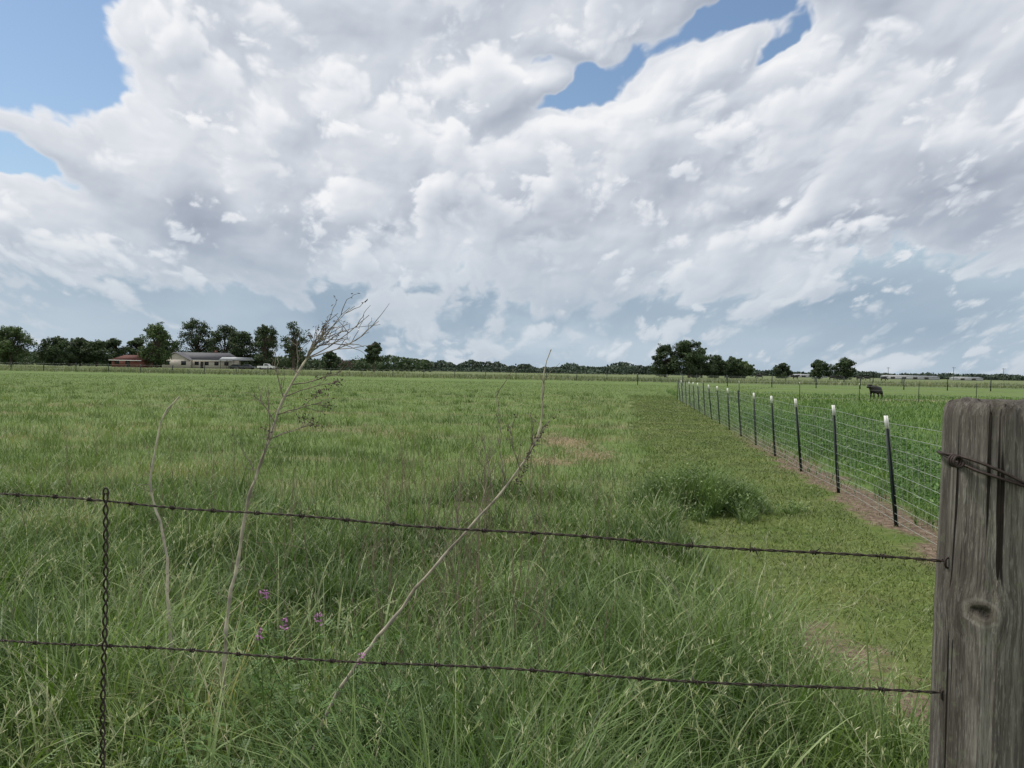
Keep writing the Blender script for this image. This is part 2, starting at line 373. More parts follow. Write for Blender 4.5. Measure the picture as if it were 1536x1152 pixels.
# seed-head stems
mb = MB(); n = 2300
Y = 1.9+8.5*rng.random(n)**1.1; X = rng.uniform(-1, 1, n)*(.66*Y+.5); k = intall(X, Y); X, Y = X[k], Y[k]
for x, y in zip(X, Y):
    Ls = random.uniform(.42, .80)*np.interp(y, [2, 9], [1, .8]); a = random.uniform(0, 6.28); ln = random.uniform(.05, .3); bn = random.uniform(.2, 1.1)
    s = np.linspace(0, 1, 6); th = ln+bn*s**2
    hh = np.cumsum(np.sin(th))*Ls/6; vv = np.cumsum(np.cos(th))*Ls/6
    P = np.stack([x+np.cos(a)*hh, y+np.sin(a)*hh, vv], 1)
    mb.tube(P, .0011, 3, 0, random.uniform(.3, .9))
    m_ = 15; tt = rng.uniform(.68, 1.0, m_)
    bx = np.interp(tt, s, P[:, 0]); by = np.interp(tt, s, P[:, 1]); bz = np.interp(tt, s, P[:, 2])
    blades(mb, bx, by, rng.uniform(.010, .030, m_), rng.uniform(.0025, .005, m_), rng.uniform(.2, .9, m_), rng.uniform(0, .6, m_), rng.uniform(0, 6.28, m_), 2, z0=bz, r=rng.uniform(.4, 1, m_))
m_seed = leafmat('grass_seed_head', [(0, (.15, .22, .08)), (.6, (.28, .32, .17)), (1., (.48, .46, .34))], trans=.2)
mb.build('grass_seed_heads', [m_seed])

# mown strip
mb = MB(); n = 140000
Y = 2.3*np.exp(rng.random(n)**.9*math.log(52/2.3)); F = rng.uniform(-3.0, .15, n); X = F+FX0+FS*Y
k = (~intall(X, Y)) & (F > -2.6+.9*(vn(X, Y, 1.)-.5))
e = ((X-1.72)/.32)**2+((Y-4.4)/.65)**2+(vn(X, Y, 7)-.5)*3.; k &= (e > .9) | (rng.random(n) < .15)
e = ((X-1.9)/.26)**2+((Y-3.7)/.36)**2+(vn(X, Y, 7)-.5)*3.; k &= (e > .9) | (rng.random(n) < .15)
k &= (F < -.25+.5*(vn(X, Y, 1.1)-.5)) | (rng.random(n) < .15+np.interp(Y, [10, 26], [0, .8]))
X, Y = X[k], Y[k]; n = len(X)
vv = vn2(X, Y, 2.2); v6 = vn(X, Y, .7)
blades(mb, X, Y, rng.uniform(.020, .048, n)*(.6+.9*vv), rng.uniform(.003, .007, n)*np.interp(Y, [3, 20, 50], [1, 3.0, 7]), rng.uniform(.2, 1.2, n), rng.uniform(0, 1.2, n), rng.uniform(0, 6.28, n), 2, r=np.clip(rng.random(n)*.7+.7*(vv-.45)+.5*(v6-.45), 0, 1))
mb.build('mown_grass_strip', [m_mown])

# pasture
mb = MB(); n = 180000
Y = 8*np.exp(rng.random(n)**.8*math.log(95/8)); X = rng.uniform(-1, 1, n)*(.70*Y+2)
F = X-(FX0+FS*Y)
k = (~intall(X, Y)) & (F < -2.3+.9*(vn(X, Y, 1)-.5)+np.maximum(0, (Y-38)*.3))
def hd(x, y): return np.minimum(np.minimum(((x-1.15)/.55)**2+((y-17.2)/1.3)**2, ((x-1.4)/.40)**2+((y-14.6)/.9)**2), ((x-.5)/.6)**2+((y-13.4)/.5)**2)+(vn(x, y, 3.2)-.5)*4.2
k &= (hd(X, Y) > 1.0) | (rng.random(n) < .35)
X, Y = X[k], Y[k]; n = len(X); vv = vn(X, Y, .45); v3 = vn2(X, Y, 1.6)
L = rng.uniform(.05, .15, n)*(.5+1.1*v3)*np.interp(Y, [8, 14, 60], [1.7, 1., .9])
dry = np.clip((vv-.48)*2.6, -.12, .5)*np.interp(Y, [8, 12, 28, 50], [.4, 1, .8, .3])
blades(mb, X, Y, L, rng.uniform(.005, .010, n)*np.interp(Y, [8, 90], [1, 5.5]), rng.uniform(0, .8, n), rng.uniform(0, 1.4, n), rng.uniform(0, 6.28, n), 2, r=np.clip(rng.random(n)*.85+dry, 0, 1))
NC = 2100
cy_ = 9*np.exp(rng.random(NC)*math.log(55/9)); cx_ = rng.uniform(-1, 1, NC)*(.7*cy_+2); k = (cx_-(FX0+FS*cy_) < -2.8) & (hd(cx_, cy_) > 1.1); cx_, cy_ = cx_[k], cy_[k]
per = 22; X = np.repeat(cx_, per)+rng.normal(0, .13, len(cx_)*per); Y = np.repeat(cy_, per)+rng.normal(0, .13, len(cy_)*per); n = len(X)
blades(mb, X, Y, rng.uniform(.12, .34, n)*np.repeat(rng.uniform(.5, 1.2, len(cx_)), per), rng.uniform(.006, .010, n)*np.interp(Y, [8, 55], [1, 3]), rng.uniform(0, .5, n), rng.uniform(.2, 1.5, n), rng.uniform(0, 6.28, n), 3, r=np.clip(np.repeat(rng.random(len(cx_)), per)*.8+rng.random(n)*.25-.1, 0, 1))
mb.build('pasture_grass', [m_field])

mb = MB(); n = 9000
X = rng.uniform(-1, 2.15, n); Y = rng.uniform(12, 20, n); k = hd(X, Y) < 1.2; X, Y = X[k], Y[k]; n = len(X)
blades(mb, X, Y, rng.uniform(.08, .2, n), rng.uniform(.006, .012, n), rng.uniform(1.1, 1.5, n), rng.uniform(-.3, .3, n), rng.uniform(0, 6.28, n), 2, z0=rng.uniform(.01, .07, n))
m_hay = leafmat('hay', [(0, (.16, .115, .07)), (.5, (.25, .185, .115)), (1., (.38, .31, .20))], trans=.1)
mb.build('hay_thatch', [m_hay])

# lush side of the fence
mb = MB(); n = 75000
Y = 2.5+62*rng.random(n)**1.6; F = .1+rng.random(n)**1.2*(2+Y*.75); X = F+FX0+FS*Y
k = (F > .5+.9*(vn(X, Y, 1)-.5)) | (rng.random(n) < .10+np.interp(Y, [10, 26], [0, .8])); X, Y, F = X[k], Y[k], F[k]; n = len(X)
blades(mb, X, Y, rng.uniform(.08, .28, n)*(.3+1.3*vn2(X, Y, .9)), rng.uniform(.006, .011, n)*np.interp(Y, [5, 45], [1, 4]), rng.uniform(0, .6, n), rng.uniform(.2, 1.6, n), rng.uniform(0, 6.28, n), 3, r=np.clip(rng.random(n)*.6+1.2*(vn(X, Y, .6)-.3), 0, 1))
mb.build('lush_paddock_grass', [m_lush])

def leafcloud(mb, P, size, mat=0, r=None, up=.35):
    n = len(P); nrm = rng.normal(0, 1, (n, 3)); nrm[:, 2] = np.abs(nrm[:, 2])+up; nrm /= np.linalg.norm(nrm, axis=1)[:, None]
    a = rng.normal(0, 1, (n, 3)); a -= nrm*(a*nrm).sum(1)[:, None]; a /= np.linalg.norm(a, axis=1)[:, None]
    bb = np.cross(nrm, a); sz = np.broadcast_to(size, (n,))[:, None]
    V = np.stack([P-a*sz, P-bb*sz*.38, P+a*sz, P+bb*sz*.38], 1)
    Q = np.arange(n*4).reshape(-1, 4)
    mb.add(V.reshape(-1, 3), Q, mat, np.repeat(rng.random(n) if r is None else r, 4), .7)
mb = MB()
for i in range(330):
    y = random.uniform(4.5, 26); f = random.uniform(.45, 1.5+.08*y); x = f+FX0+FS*y; hh = random.uniform(.15, .55)
    n = 110; P = np.stack([x+rng.normal(0, .18, n), y+rng.normal(0, .18, n), hh*rng.random(n)**.7], 1)
    leafcloud(mb, P, rng.uniform(.012, .034, n))
mb.build('fence_line_weeds', [m_dkweed])

m_tuft = leafmat('tuft_leaf', [(0, (.045, .085, .026)), (.5, (.10, .16, .052)), (1., (.21, .27, .12))], pscale=3, trans=.2)
mb = MB()
for i in range(180):
    ox_ = random.gauss(0, .35); oy_ = random.gauss(0, .34); cx0 = 2.06+ox_; cy0 = 9.1+oy_
    hh = max(.16, .56-.48*math.hypot(ox_, oy_))*random.uniform(.55, 1.25)
    n = 40; a = rng.uniform(0, 6.28, n)
    blades(mb, cx0+.05*np.cos(a), cy0+.05*np.sin(a), hh*rng.uniform(.5, 1.2, n), rng.uniform(.005, .010, n), rng.uniform(.05, .5, n), rng.uniform(.1, 1.3, n), a, 4, r=np.clip(random.random()*.6+rng.random(n)*.5, 0, 1))
    n = 34; P = np.stack([cx0+rng.normal(0, .08, n), cy0+rng.normal(0, .08, n), hh*.95*rng.random(n)**.6], 1); leafcloud(mb, P, rng.uniform(.010, .024, n))
mb.build('weed_clump', [m_tuft])

# vetch tangle with purple flowers
m_vetch = leafmat('vetch_leaf', [(0, (.045, .095, .025)), (.5, (.07, .14, .035)), (1., (.12, .20, .06))], pscale=2, trans=.3)
m_purple = simple('vetch_flower', (.34, .15, .30), .6, .4, 60)
mb = MB()
for i in range(330):
    y = random.uniform(1.9, 3.3); x = random.gauss(-.5, .45)*y/2.3
    hh = (.60-.28*abs(x/y*2.3+.5))*random.uniform(.5, 1.1); hh = max(hh, .2)
    a = random.uniform(0, 6.28); s = np.linspace(0, 1, 8)
    P = np.stack([x+np.cos(a)*.16*s**2+.012*np.sin(s*9+i), y+np.sin(a)*.16*s**2+.012*np.cos(s*8+i), hh*s**.8], 1)
    mb.tube(P, .0011, 3, 0, .5)
    for j in range(3, 8):
        aa = random.uniform(0, 6.28); lv = random.randint(4, 6)
        t = np.linspace(.15, 1, lv); ld = np.array([math.cos(aa), math.sin(aa), random.uniform(-.3, .9)])*random.uniform(.022, .045)
        sdv = np.array([-math.sin(aa), math.cos(aa), random.uniform(-.5, .5)])
        for sg in (-1, 1):
            c0 = P[j]+ld*t[:, None]; tip = c0+sg*sdv*.013+ld*.10; mid_ = (c0+tip)/2; wv = ld/np.linalg.norm(ld)*.0026
            V = np.stack([c0, mid_-wv, tip, mid_+wv], 1).reshape(-1, 3)
            mb.add(V, np.arange(lv*4).reshape(-1, 4), 0, random.random(), .8)
for (x, y, z) in [(-.625, 2.3, .775), (-.53, 2.3, .79), (-.69, 2.28, .75), (-.42, 2.35, .66), (-.71, 2.4, .83)]:
    mb.tube([(x+.02, y+.01, z-.3), (x+.01, y, z-.12), (x, y, z), (x, y, z+.02)], .0012, 3, 0, .5)
    n = 24; P = np.stack([x+rng.normal(0, .006, n), y+rng.normal(0, .006, n), z+rng.uniform(-.014, .018, n)], 1)
    leafcloud(mb, P, .007, 1)
mb.build('purple_vetch', [m_vetch, m_purple])

# ---------------------------------------------------------------- dead weed stalks
m_stalk = leafmat('dead_stalk', [(0, (.10, .08, .065)), (.5, (.23, .20, .165)), (1., (.44, .40, .33))], pscale=30, trans=0, rough=.9, root_shade=1)
m_twig = simple('dead_twig_dark', (.08, .06, .05), .9, .4, 40)
def interp_path(pts, n):
    p = np.array(pts, float); d_ = np.r_[0, np.cumsum(np.linalg.norm(np.diff(p, axis=0), axis=1))]; t = np.linspace(0, d_[-1], n)
    out_ = np.stack([np.interp(t, d_, p[:, i]) for i in range(3)], 1)
    for _ in range(2): out_[1:-1] = .25*out_[:-2]+.5*out_[1:-1]+.25*out_[2:]
    return out_
def twig(mb, p0, p1, r0, depth, mat=0, curl=.15, seeds=0):
    p0 = np.array(p0, float); p1 = np.array(p1, float); L_ = np.linalg.norm(p1-p0)
    if L_ < 1e-4: return
    s = np.linspace(0, 1, 7)[:, None]; off = rng.normal(0, 1, 3)*L_*curl
    P = p0+(p1-p0)*s+off*(s*(1-s))*2+rng.normal(0, .004, (7, 3))*s
    mb.tube(P, np.linspace(r0, r0*.45, 7), 4, mat, random.random()*.5)
    if depth > 0:
        for i in range(random.randint(3, 6)):
            k_ = random.randint(1, 5); dirv = (p1-p0)/L_+rng.normal(0, .40, 3)+np.array([0, 0, .2])
            dirv /= np.linalg.norm(dirv)
            twig(mb, P[k_], P[k_]+dirv*L_*random.uniform(.25, .48), r0*.65, depth-1, mat, curl, seeds)
    elif seeds:
        leafcloud(mb, P[-3:]+rng.normal(0, .004, (3, 3)), .007, 1)
def stalk(name, pts, r0, r1, branches, tone=.75):
    mb = MB(); n = 44; P = interp_path(pts, n)
    wob = np.stack([.007*np.sin(np.arange(n)*.55+len(pts)), np.zeros(n), .003*np.sin(np.arange(n)*.8)], 1)*np.linspace(.4, 1, n)[:, None]
    P += wob+rng.normal(0, .0015, P.shape)
    R = np.linspace(r0, r1, n)*(1+.18*np.sin(np.arange(n)*1.9))
    rr_ = tone+rng.normal(0, .18, n); mb.tube(P, R, 8, 0, np.repeat(np.clip(rr_, 0, 1), 8))
    for i in range(16):
        k_ = random.randint(12, 40); dv = rng.normal(0, 1, 3); dv[2] = abs(dv[2])
        twig(mb, P[k_], P[k_]+dv/np.linalg.norm(dv)*random.uniform(.02, .08), .0014, 0, 0, .2, 0)
    for (a, b_, r_, dep, sd_) in branches: twig(mb, a, b_, r_, dep, 0, .12, sd_)
    return mb
A = [(-1.06, 3.02, 0), (-1.04, 3.01, .4), (-1.011, 3, .69), (-.974, 3, .885), (-.938, 3, 1.056), (-.888, 3, 1.226), (-.823, 3, 1.386), (-.771, 3, 1.483), (-.724, 3, 1.569)]
brA = []
for (tx, tz) in [(-.665, 1.67), (-.63, 1.69), (-.60, 1.71), (-.56, 1.715), (-.53, 1.69), (-.50, 1.67), (-.48, 1.65), (-.57, 1.64), (-.68, 1.63), (-.74, 1.62), (-.61, 1.60), (-.55, 1.57)]:
    st_ = random.choice([A[-1], A[-2], (-.75, 3, 1.525)])
    brA.append((st_, (tx, 3+random.uniform(-.12, .12), tz), .0023, 1, random.random() < .35))
brA += [((-.888, 3, 1.226), (-.91, 3.05, 1.43), .0024, 1, 0), ((-.86, 3, 1.29), (-.95, 2.95, 1.40), .002, 1, 0), ((-.93, 3, 1.07), (-.99, 2.95, 1.25), .002, 1, 0), ((-.91, 3, 1.15), (-.83, 2.95, 1.30), .002, 1, 1),
        ((-.823, 3, 1.386), (-.66, 3.05, 1.44), .0022, 1, 1), ((-.85, 3, 1.32), (-.67, 2.95, 1.37), .0022, 1, 1), ((-.888, 3, 1.226), (-.72, 3, 1.29), .0022, 1, 1),
        ((-.80, 3, 1.43), (-.60, 3, 1.52), .0022, 1, 1), ((-.83, 3, 1.38), (-.86, 3.0, 1.56), .0022, 1, 0), ((-.79, 3, 1.45), (-.80, 3.05, 1.60), .002, 1, 0)]
mb = stalk('A', A, .0086, .0036, brA)
for c_ in [(-.674, 3, 1.355), (-.72, 3, 1.285), (-.64, 3, 1.44), (-.69, 3, 1.40), (-.76, 3, 1.31), (-.60, 3, 1.515)]:
    n = 34; leafcloud(mb, np.array(c_)+rng.normal(0, 1, (n, 3))*np.array([.018, .012, .008]), .007, 1)
mb.build('dead_weed_stalk', [m_stalk, m_twig])
B = [(-.70, 2.7, 0), (-.64, 2.7, .22), (-.56, 2.7, .42), (-.491, 2.7, .539), (-.352, 2.7, .694), (-.267, 2.7, .827), (-.16, 2.7, .949), (-.042, 2.7, 1.072), (.032, 2.7, 1.17), (.074, 2.7, 1.259), (.099, 2.7, 1.358), (.103, 2.7, 1.467), (.13, 2.7, 1.566)]
brB = [((-.01, 2.7, 1.11), (-.045, 2.72, 1.27), .0022, 1, 0), ((-.04, 2.72, 1.26), (-.05, 2.73, 1.42), .0018, 1, 0), ((-.05, 2.73, 1.41), (.009, 2.72, 1.498), .0014, 0, 1),
       ((.032, 2.7, 1.17), (-.01, 2.65, 1.33), .002, 1, 1), ((.05, 2.7, 1.21), (.06, 2.65, 1.36), .0018, 1, 1), ((.074, 2.7, 1.26), (.12, 2.75, 1.34), .0016, 1, 1),
       ((.10, 2.7, 1.40), (.085, 2.7, 1.50), .0013, 0, 0), ((-.16, 2.7, .95), (-.20, 2.8, 1.16), .0018, 1, 0), ((-.1, 2.7, 1.01), (-.07, 2.8, 1.2), .0017, 1, 0), ((.10, 2.7, 1.45), (.15, 2.7, 1.53), .0011, 0, 0), ((-.05, 2.7, 1.06), (-.09, 2.72, 1.3), .0017, 1, 0)]
mb = stalk('B', B, .0080, .0017, brB, .65)
n = 130; tt = rng.random(n); leafcloud(mb, np.stack([.02+.07*tt, np.full(n, 2.7), 1.12+.17*tt], 1)+rng.normal(0, .006, (n, 3)), .006, 1)
mb.build('dead_weed_stalk.001', [m_stalk, m_twig])
C = [(-1.36, 3.4, 0), (-1.40, 3.4, .35), (-1.408, 3.4, .632), (-1.446, 3.4, .852), (-1.493, 3.4, 1.016), (-1.468, 3.4, 1.167), (-1.434, 3.4, 1.278), (-1.372, 3.4, 1.362)]
mb = stalk('C', C, .0085, .003, [((-1.434, 3.4, 1.278), (-1.40, 3.42, 1.36), .0018, 0, 0), ((-1.49, 3.4, 1.05), (-1.53, 3.4, 1.2), .0018, 0, 0), ((-1.45, 3.4, 1.22), (-1.48, 3.4, 1.30), .0015, 0, 0), ((-1.43, 3.4, .8), (-1.36, 3.4, .93), .0018, 0, 0)], .9)
mb.build('dead_weed_stalk.002', [m_stalk, m_twig])
mb = MB()
for i in range(210):
    y = random.uniform(3, 10); x = random.uniform(-.62, .12)*y
    if random.random() < .5: x = random.uniform(-.15, .05)*y
    hh = random.uniform(.4, .85)
    twig(mb, (x, y, 0), (x+random.uniform(-.12, .12), y+random.uniform(-.1, .1), hh), .0024, 1 if random.random() < .6 else 0, 0, .06)
m_thin = simple('dead_stem', (.17, .14, .095), .9, .3, 30)
mb.build('dead_stems', [m_thin])

# ---------------------------------------------------------------- barbed wire fence
m_wire = simple('rusty_wire', (.045, .034, .03), .65, .5, 120, .5)
e = empty('barbed_wire_fence')
P0 = np.array([.72, 1.29]); P1 = np.array([-1.12, 1.80])
def linepos(t): return P0+(P1-P0)*t
def twisted(mb, pts, rad, wr, period, k=5, step=10):
    p = np.array(pts, float); d_ = np.r_[0, np.cumsum(np.linalg.norm(np.diff(p, axis=0), axis=1))]
    n = int(d_[-1]/period*step); t = np.linspace(0, d_[-1], n)
    c_ = np.stack([np.interp(t, d_, p[:, i]) for i in range(3)], 1)
    tg = np.gradient(c_, axis=0); tg /= np.linalg.norm(tg, axis=1)[:, None]
    ref = np.array([0, 0, 1.]) if abs(tg[0, 2]) < .8 else np.array([0, 1., 0])
    u = ref-tg*(tg@ref)[:, None]; u /= np.linalg.norm(u, axis=1)[:, None]; w_ = np.cross(tg, u)
    ph = t/period*2*math.pi
    for o in (0, math.pi):
        mb.tube(c_+rad*(np.cos(ph+o)[:, None]*u+np.sin(ph+o)[:, None]*w_), wr, k)
    return c_, tg
def barbed(name, z_of_t, seed):
    mb = MB(); ts = np.linspace(0, 2.6, 60)
    pts = [(*linepos(t), z_of_t(t)) for t in ts]
    c_, tg = twisted(mb, pts, .0014, .00125, .045)
    Ltot = 2.6*np.linalg.norm(P1-P0); sp = .098; r2 = random.Random(seed); s_ = .03
    dirx = (P1-P0)/np.linalg.norm(P1-P0); T = np.array([dirx[0], dirx[1], 0]); U = np.array([0, 0, 1.]); W = np.cross(T, U)
    while s_ < Ltot:
        t = s_/np.linalg.norm(P1-P0); c0 = np.array([*linepos(t), z_of_t(t)])
        a0 = r2.uniform(0, 6.28); th = np.linspace(0, 4*math.pi, 20)
        coil = c0+T*((th/(4*math.pi)-.5)*.009)[:, None]+.0036*(np.cos(th+a0)[:, None]*U+np.sin(th+a0)[:, None]*W)
        mb.tube(coil, .0012, 4)
        for sg in (0, -1):
            dr = -np.sin(a0)*U+np.cos(a0)*W; dr = dr*(1 if sg else -1)+T*r2.uniform(-.4, .4)
            mb.tube([coil[sg], coil[sg]+dr*.012], [.0012, .0004], 4)
        s_ += sp+r2.uniform(-.01, .01)
    return mb
barbed('w', lambda t: 1.209-.004*math.sin(t*math.pi)+.002*math.sin(t*23), 1).build('top_barbed_wire', [m_wire], True, e)
barbed('w', lambda t: 1.0-.113*t-.002*math.sin(t*3.1)+.0025*math.sin(t*17+1), 2).build('lower_barbed_wire', [m_wire], True, e)
barbed('w', lambda t: .55-.06*t, 3).build('bottom_barbed_wire', [m_wire], True, e)
mb = MB(); sx, sy = -.846, 1.722
twisted(mb, [(sx, sy, 1.225), (sx+.002, sy, 1.0), (sx-.002, sy, .8), (sx, sy, .35)], .0042, .0021, .052)
th = np.linspace(-.5, math.pi+.6, 14)
mb.tube(np.stack([sx+.0055*np.cos(th), np.full(14, sy), 1.226+.010*np.sin(th)], 1), .0021, 5)
mb.build('twisted_wire_stay', [m_wire], True, e)

# ---------------------------------------------------------------- wooden post
m_post, h, b = newmat('weathered_post_wood', .95, .1)
tc = h.n.new('ShaderNodeTexCoord').outputs['Object']
kx, kz = -.071, 1.147
ox, oy, oz = h.sep(tc)
vk = h.vm('SUBTRACT', tc, (kx, -.055, kz)); kn = h.noise(tc, 60, 3, .6)
kd = h.m('ADD', h.vm('LENGTH', h.vm('MULTIPLY', vk, (1, .3, .85))), h.m('MULTIPLY', h.m('SUBTRACT', kn, .5), .010))
vkx, vky, vkz = h.sep(vk)
push = h.m('MULTIPLY', h.m('MULTIPLY', vkx, -.6), h.m('EXPONENT', h.m('MULTIPLY', h.m('MULTIPLY', kd, kd), -900.)))
wob = h.noise(h.comb(0, 0, oz), 3, 3, .5)
oxx = h.m('ADD', h.m('ADD', ox, push), h.m('MULTIPLY', wob, .012))
gv = h.comb(oxx, oy, h.m('MULTIPLY', oz, .03))
g1 = h.noise(gv, 48, 6, .7); g2 = h.noise(gv, 230, 4, .7); gl = h.noise(h.comb(oxx, oy, h.m('MULTIPLY', oz, .25)), 14, 5, .6)
g3 = h.noise(h.comb(oxx, oy, h.m('MULTIPLY', oz, .12)), 300, 3, .7)
c = h.ramp(g1, [(.30, (.042, .037, .033)), (.42, (.105, .096, .084)), (.55, (.19, .177, .155)), (.75, (.30, .285, .255))])
c = h.mix(h.m('MULTIPLY', h.ss(g2, .46, .62), .75), c, (.065, .058, .05))
c = h.mix(h.m('MULTIPLY', h.ss(g3, .52, .65), .5), c, (.29, .28, .25))
c = h.mix(h.m('MULTIPLY', h.ss(gl, .46, .64), .65), c, (.055, .047, .04))
lich = h.noise(tc, 26, 6, .7)
c = h.mix(h.m('MULTIPLY', h.ss(lich, .55, .66), .4), c, (.16, .17, .105))
crack = h.ss(h.noise(h.comb(oxx, oy, h.m('MULTIPLY', oz, .02)), 62, 2, .5), .37, .33)
c = h.mix(crack, c, (.018, .015, .012))
c = h.mix(h.m('MULTIPLY', h.ss(oz, 1.36, 1.47), .45), c, (.06, .05, .045))
kc = h.mix(h.ss(kd, .003, .014), (.02, .017, .014), (.13, .115, .095))
c = h.mix(h.m('MULTIPLY', h.ss(kd, .020, .012), .85), c, kc)
ring = h.m('MULTIPLY', h.ss(kd, .014, .017), h.ss(kd, .021, .018)); c = h.mix(h.m('MULTIPLY', ring, .35), c, (.30, .28, .25))
h.l.new(c, b.inputs['Base Color'])
bp = h.n.new('ShaderNodeBump'); bp.inputs['Strength'].default_value = 1.0; bp.inputs['Distance'].default_value = .007
hh_ = h.m('SUBTRACT', h.m('ADD', g1, h.m('MULTIPLY', h.m('ADD', g3, g2), .35)), h.m('MULTIPLY', crack, .9))
hh_ = h.m('SUBTRACT', hh_, h.ss(kd, .012, .003)); h.l.new(hh_, bp.inputs['Height']); h.l.new(bp.outputs[0], b.inputs['Normal'])
mb = MB(); K = 160; zs = np.r_[np.linspace(-.1, 1.44, 150), 1.452, 1.459, 1.463, 1.464]
an = np.arange(K)*2*math.pi/K; vs = []
for i, z in enumerate(zs):
    r = .0905+.004*vn(np.cos(an)*1.5+5, np.full(K, z*1.5)+np.sin(an)*1.5, 1.0, 3)
    r = r+.0035*(vn2(an*9, np.full(K, z*1.2), 1, 2)-.5)*2+.006*np.interp(z, [0, .9, 1.12, 1.3, 1.46], [2.2, 1.0, .85, 0, -.2])
    cr0 = vn(an*7.0, np.full(K, 2.+z*.35), 1, 1); r = r-.0045*np.clip((.24-cr0)/.12, 0, 1)
    kdv = np.sqrt((np.cos(an)*.09-kx)**2+(z-kz)**2); r = r+np.where(np.sin(an) < 0, .005*np.exp(-(kdv/.026)**2)-.009*np.exp(-(kdv/.008)**2), 0)
    if i >= 150: r = r-[.002, .005, .010, .018][i-150]
    zz = z+(0 if z < 1.3 else .008*(vn(np.cos(an)*3, np.sin(an)*3, 2.5, 3)-.5)*(z-1.3)/.16*2)
    vs.append(np.stack([np.cos(an)*r, np.sin(an)*r, np.full(K, 0.)+zz], 1))
for f_ in (.6, .25, .01): vs.append(np.stack([np.cos(an)*.07*f_, np.sin(an)*.07*f_, np.full(K, 1.465)+.003*(vn(np.cos(an)*20*f_, np.sin(an)*20*f_, 1, 2)-.5)], 1))
n = len(vs); q = [[i*K+k_, i*K+(k_+1) % K, (i+1)*K+(k_+1) % K, (i+1)*K+k_] for i in range(n-1) for k_ in range(K)]
mb.add(np.concatenate(vs), q); po = mb.build('wooden_fence_post', [m_post], True); po.location = (.785, 1.30, 0)
mb = MB()
for o in (0, .006):
    th = np.linspace(0, 2*math.pi*1.02, 80)
    rr_ = .0985+.001*np.sin(th*7+o*900)
    z_ = 1.335-.042*(np.cos(th-2.95)*-1)+o+.004*np.sin(th*3+o*400)
    mb.tube(np.stack([.785+rr_*np.cos(th), 1.30+rr_*np.sin(th), z_], 1), .0024, 6)
cpt = np.array([.785-.101, 1.27, 1.372]); th = np.linspace(0, 6*math.pi, 50)
mb.tube(cpt+np.stack([.007*np.cos(th)-.003, -.02*th/18, .008*np.sin(th)], 1), .0022, 5)
for z_ in (1.209, 1.0, .55):
    th = np.linspace(-.3, math.pi+.3, 12)
    mb.tube(np.stack([.785-.096-.004*np.sin(th), 1.29+0*th, z_+.008*np.cos(th)], 1), .0018, 5)
mb.build('post_tie_wire', [m_wire], True, e)

# ---------------------------------------------------------------- woven wire fence with T posts
m_tpost = simple('t_post_green_paint', (.018, .028, .024), .55, .4, 30)
m_white = simple('white_paint', (.75, .75, .72), .6, .1, 20)
m_gal = simple('galvanised_wire', (.36, .39, .35), .45, .2, 10, .4)
e = empty('woven_wire_fence')
def tpost(mb, x, y, hgt, lx, ly, white=True, rz=0):
    def seg(z0, z1, mat):
        for (bx, by, sx_, sy_) in ((0, 0, .036, .005), (0, .018, .005, .031)):
            v = []
            for z in (z0, z1):
                for j in (-1, 1):
                    for i in (-1, 1):
                        X_ = bx+i*sx_/2; Y_ = by+j*sy_/2
                        v.append((x+lx*z+X_*math.cos(rz)-Y_*math.sin(rz), y+ly*z+X_*math.sin(rz)+Y_*math.cos(rz), z))
            mb.add(v, [[0, 2, 3, 1], [4, 5, 7, 6], [0, 1, 5, 4], [2, 6, 7, 3], [0, 4, 6, 2], [1, 3, 7, 5]], mat)
    zt = hgt-.13 if white else hgt
    seg(-.1, zt, 0)
    if white: seg(zt, hgt, 1)
    for z in np.arange(.12, zt, .055): mb.box((x+lx*z, y+ly*z-.006, z), (.010, .008, .016), 0, rz)
ys = []
y = 8.13-2.25*3
while y < 45:
    ys.append(y); y += 2.28 if y < 20 else 2.35
for i, y in enumerate(ys):
    mb = MB(); tpost(mb, FX0+FS*y, y, 1.12+random.uniform(-.03, .03), random.uniform(-.12, -.06), random.uniform(-.03, .03), i % 2 == 1 or random.random() < .4, rz=math.radians(80))
    mb.build('t_post_%d' % (i+1), [m_tpost, m_white], False, e)
mb = MB()
yy = np.linspace(1.0, 45.2, 160)
for z in [.06, .13, .21, .30, .40, .51, .63, .76, .90, 1.03]:
    zz = z+.012*np.sin(yy*1.4+z*5)-.01*np.sin(yy*.5)
    mb.tube(np.stack([FX0+FS*yy-.03-.05*z, yy, zz], 1), .0021, 4)
for yv in np.arange(1.0, 45, .155):
    w_ = .012*math.sin(yv*1.4)
    mb.tube([(FX0+FS*yv-.03-.003, yv, .05+w_), (FX0+FS*yv-.03-.05*.5, yv+.004*math.sin(yv*9), .5+w_), (FX0+FS*yv-.03-.05*1.03, yv, 1.03+w_)], .0016, 3)
mb.build('wire_mesh', [m_gal], True, e)

def simple_fence(name, pa, pb, sp, hgt, wires, white=True, wr=.003, pr=1.0):
    e_ = empty(name); pa = np.array(pa, float); pb = np.array(pb, float); L_ = np.linalg.norm(pb-pa); n_ = int(L_/sp)
    mb = MB()
    for i in range(n_+1):
        c_ = pa+(pb-pa)*i/n_
        tpost(mb, c_[0], c_[1], hgt*random.uniform(.93, 1.06), random.uniform(-.03, .03), 0, white and random.random() < .5)
        if pr > 1: mb.box((c_[0], c_[1]-.1, hgt/2), (.05*pr, .05*pr, hgt), 0)
    mb.build('posts', [m_tpost, m_white], False, e_)
    mb = MB()
    for z in wires: mb.tube([(pa[0], pa[1], z), *[tuple(np.r_[pa+(pb-pa)*t, z+.01*math.sin(t*50)]) for t in np.linspace(.01, .99, 30)], (pb[0], pb[1], z)], wr, 4)
    mb.build('wires', [m_gal], False, e_)
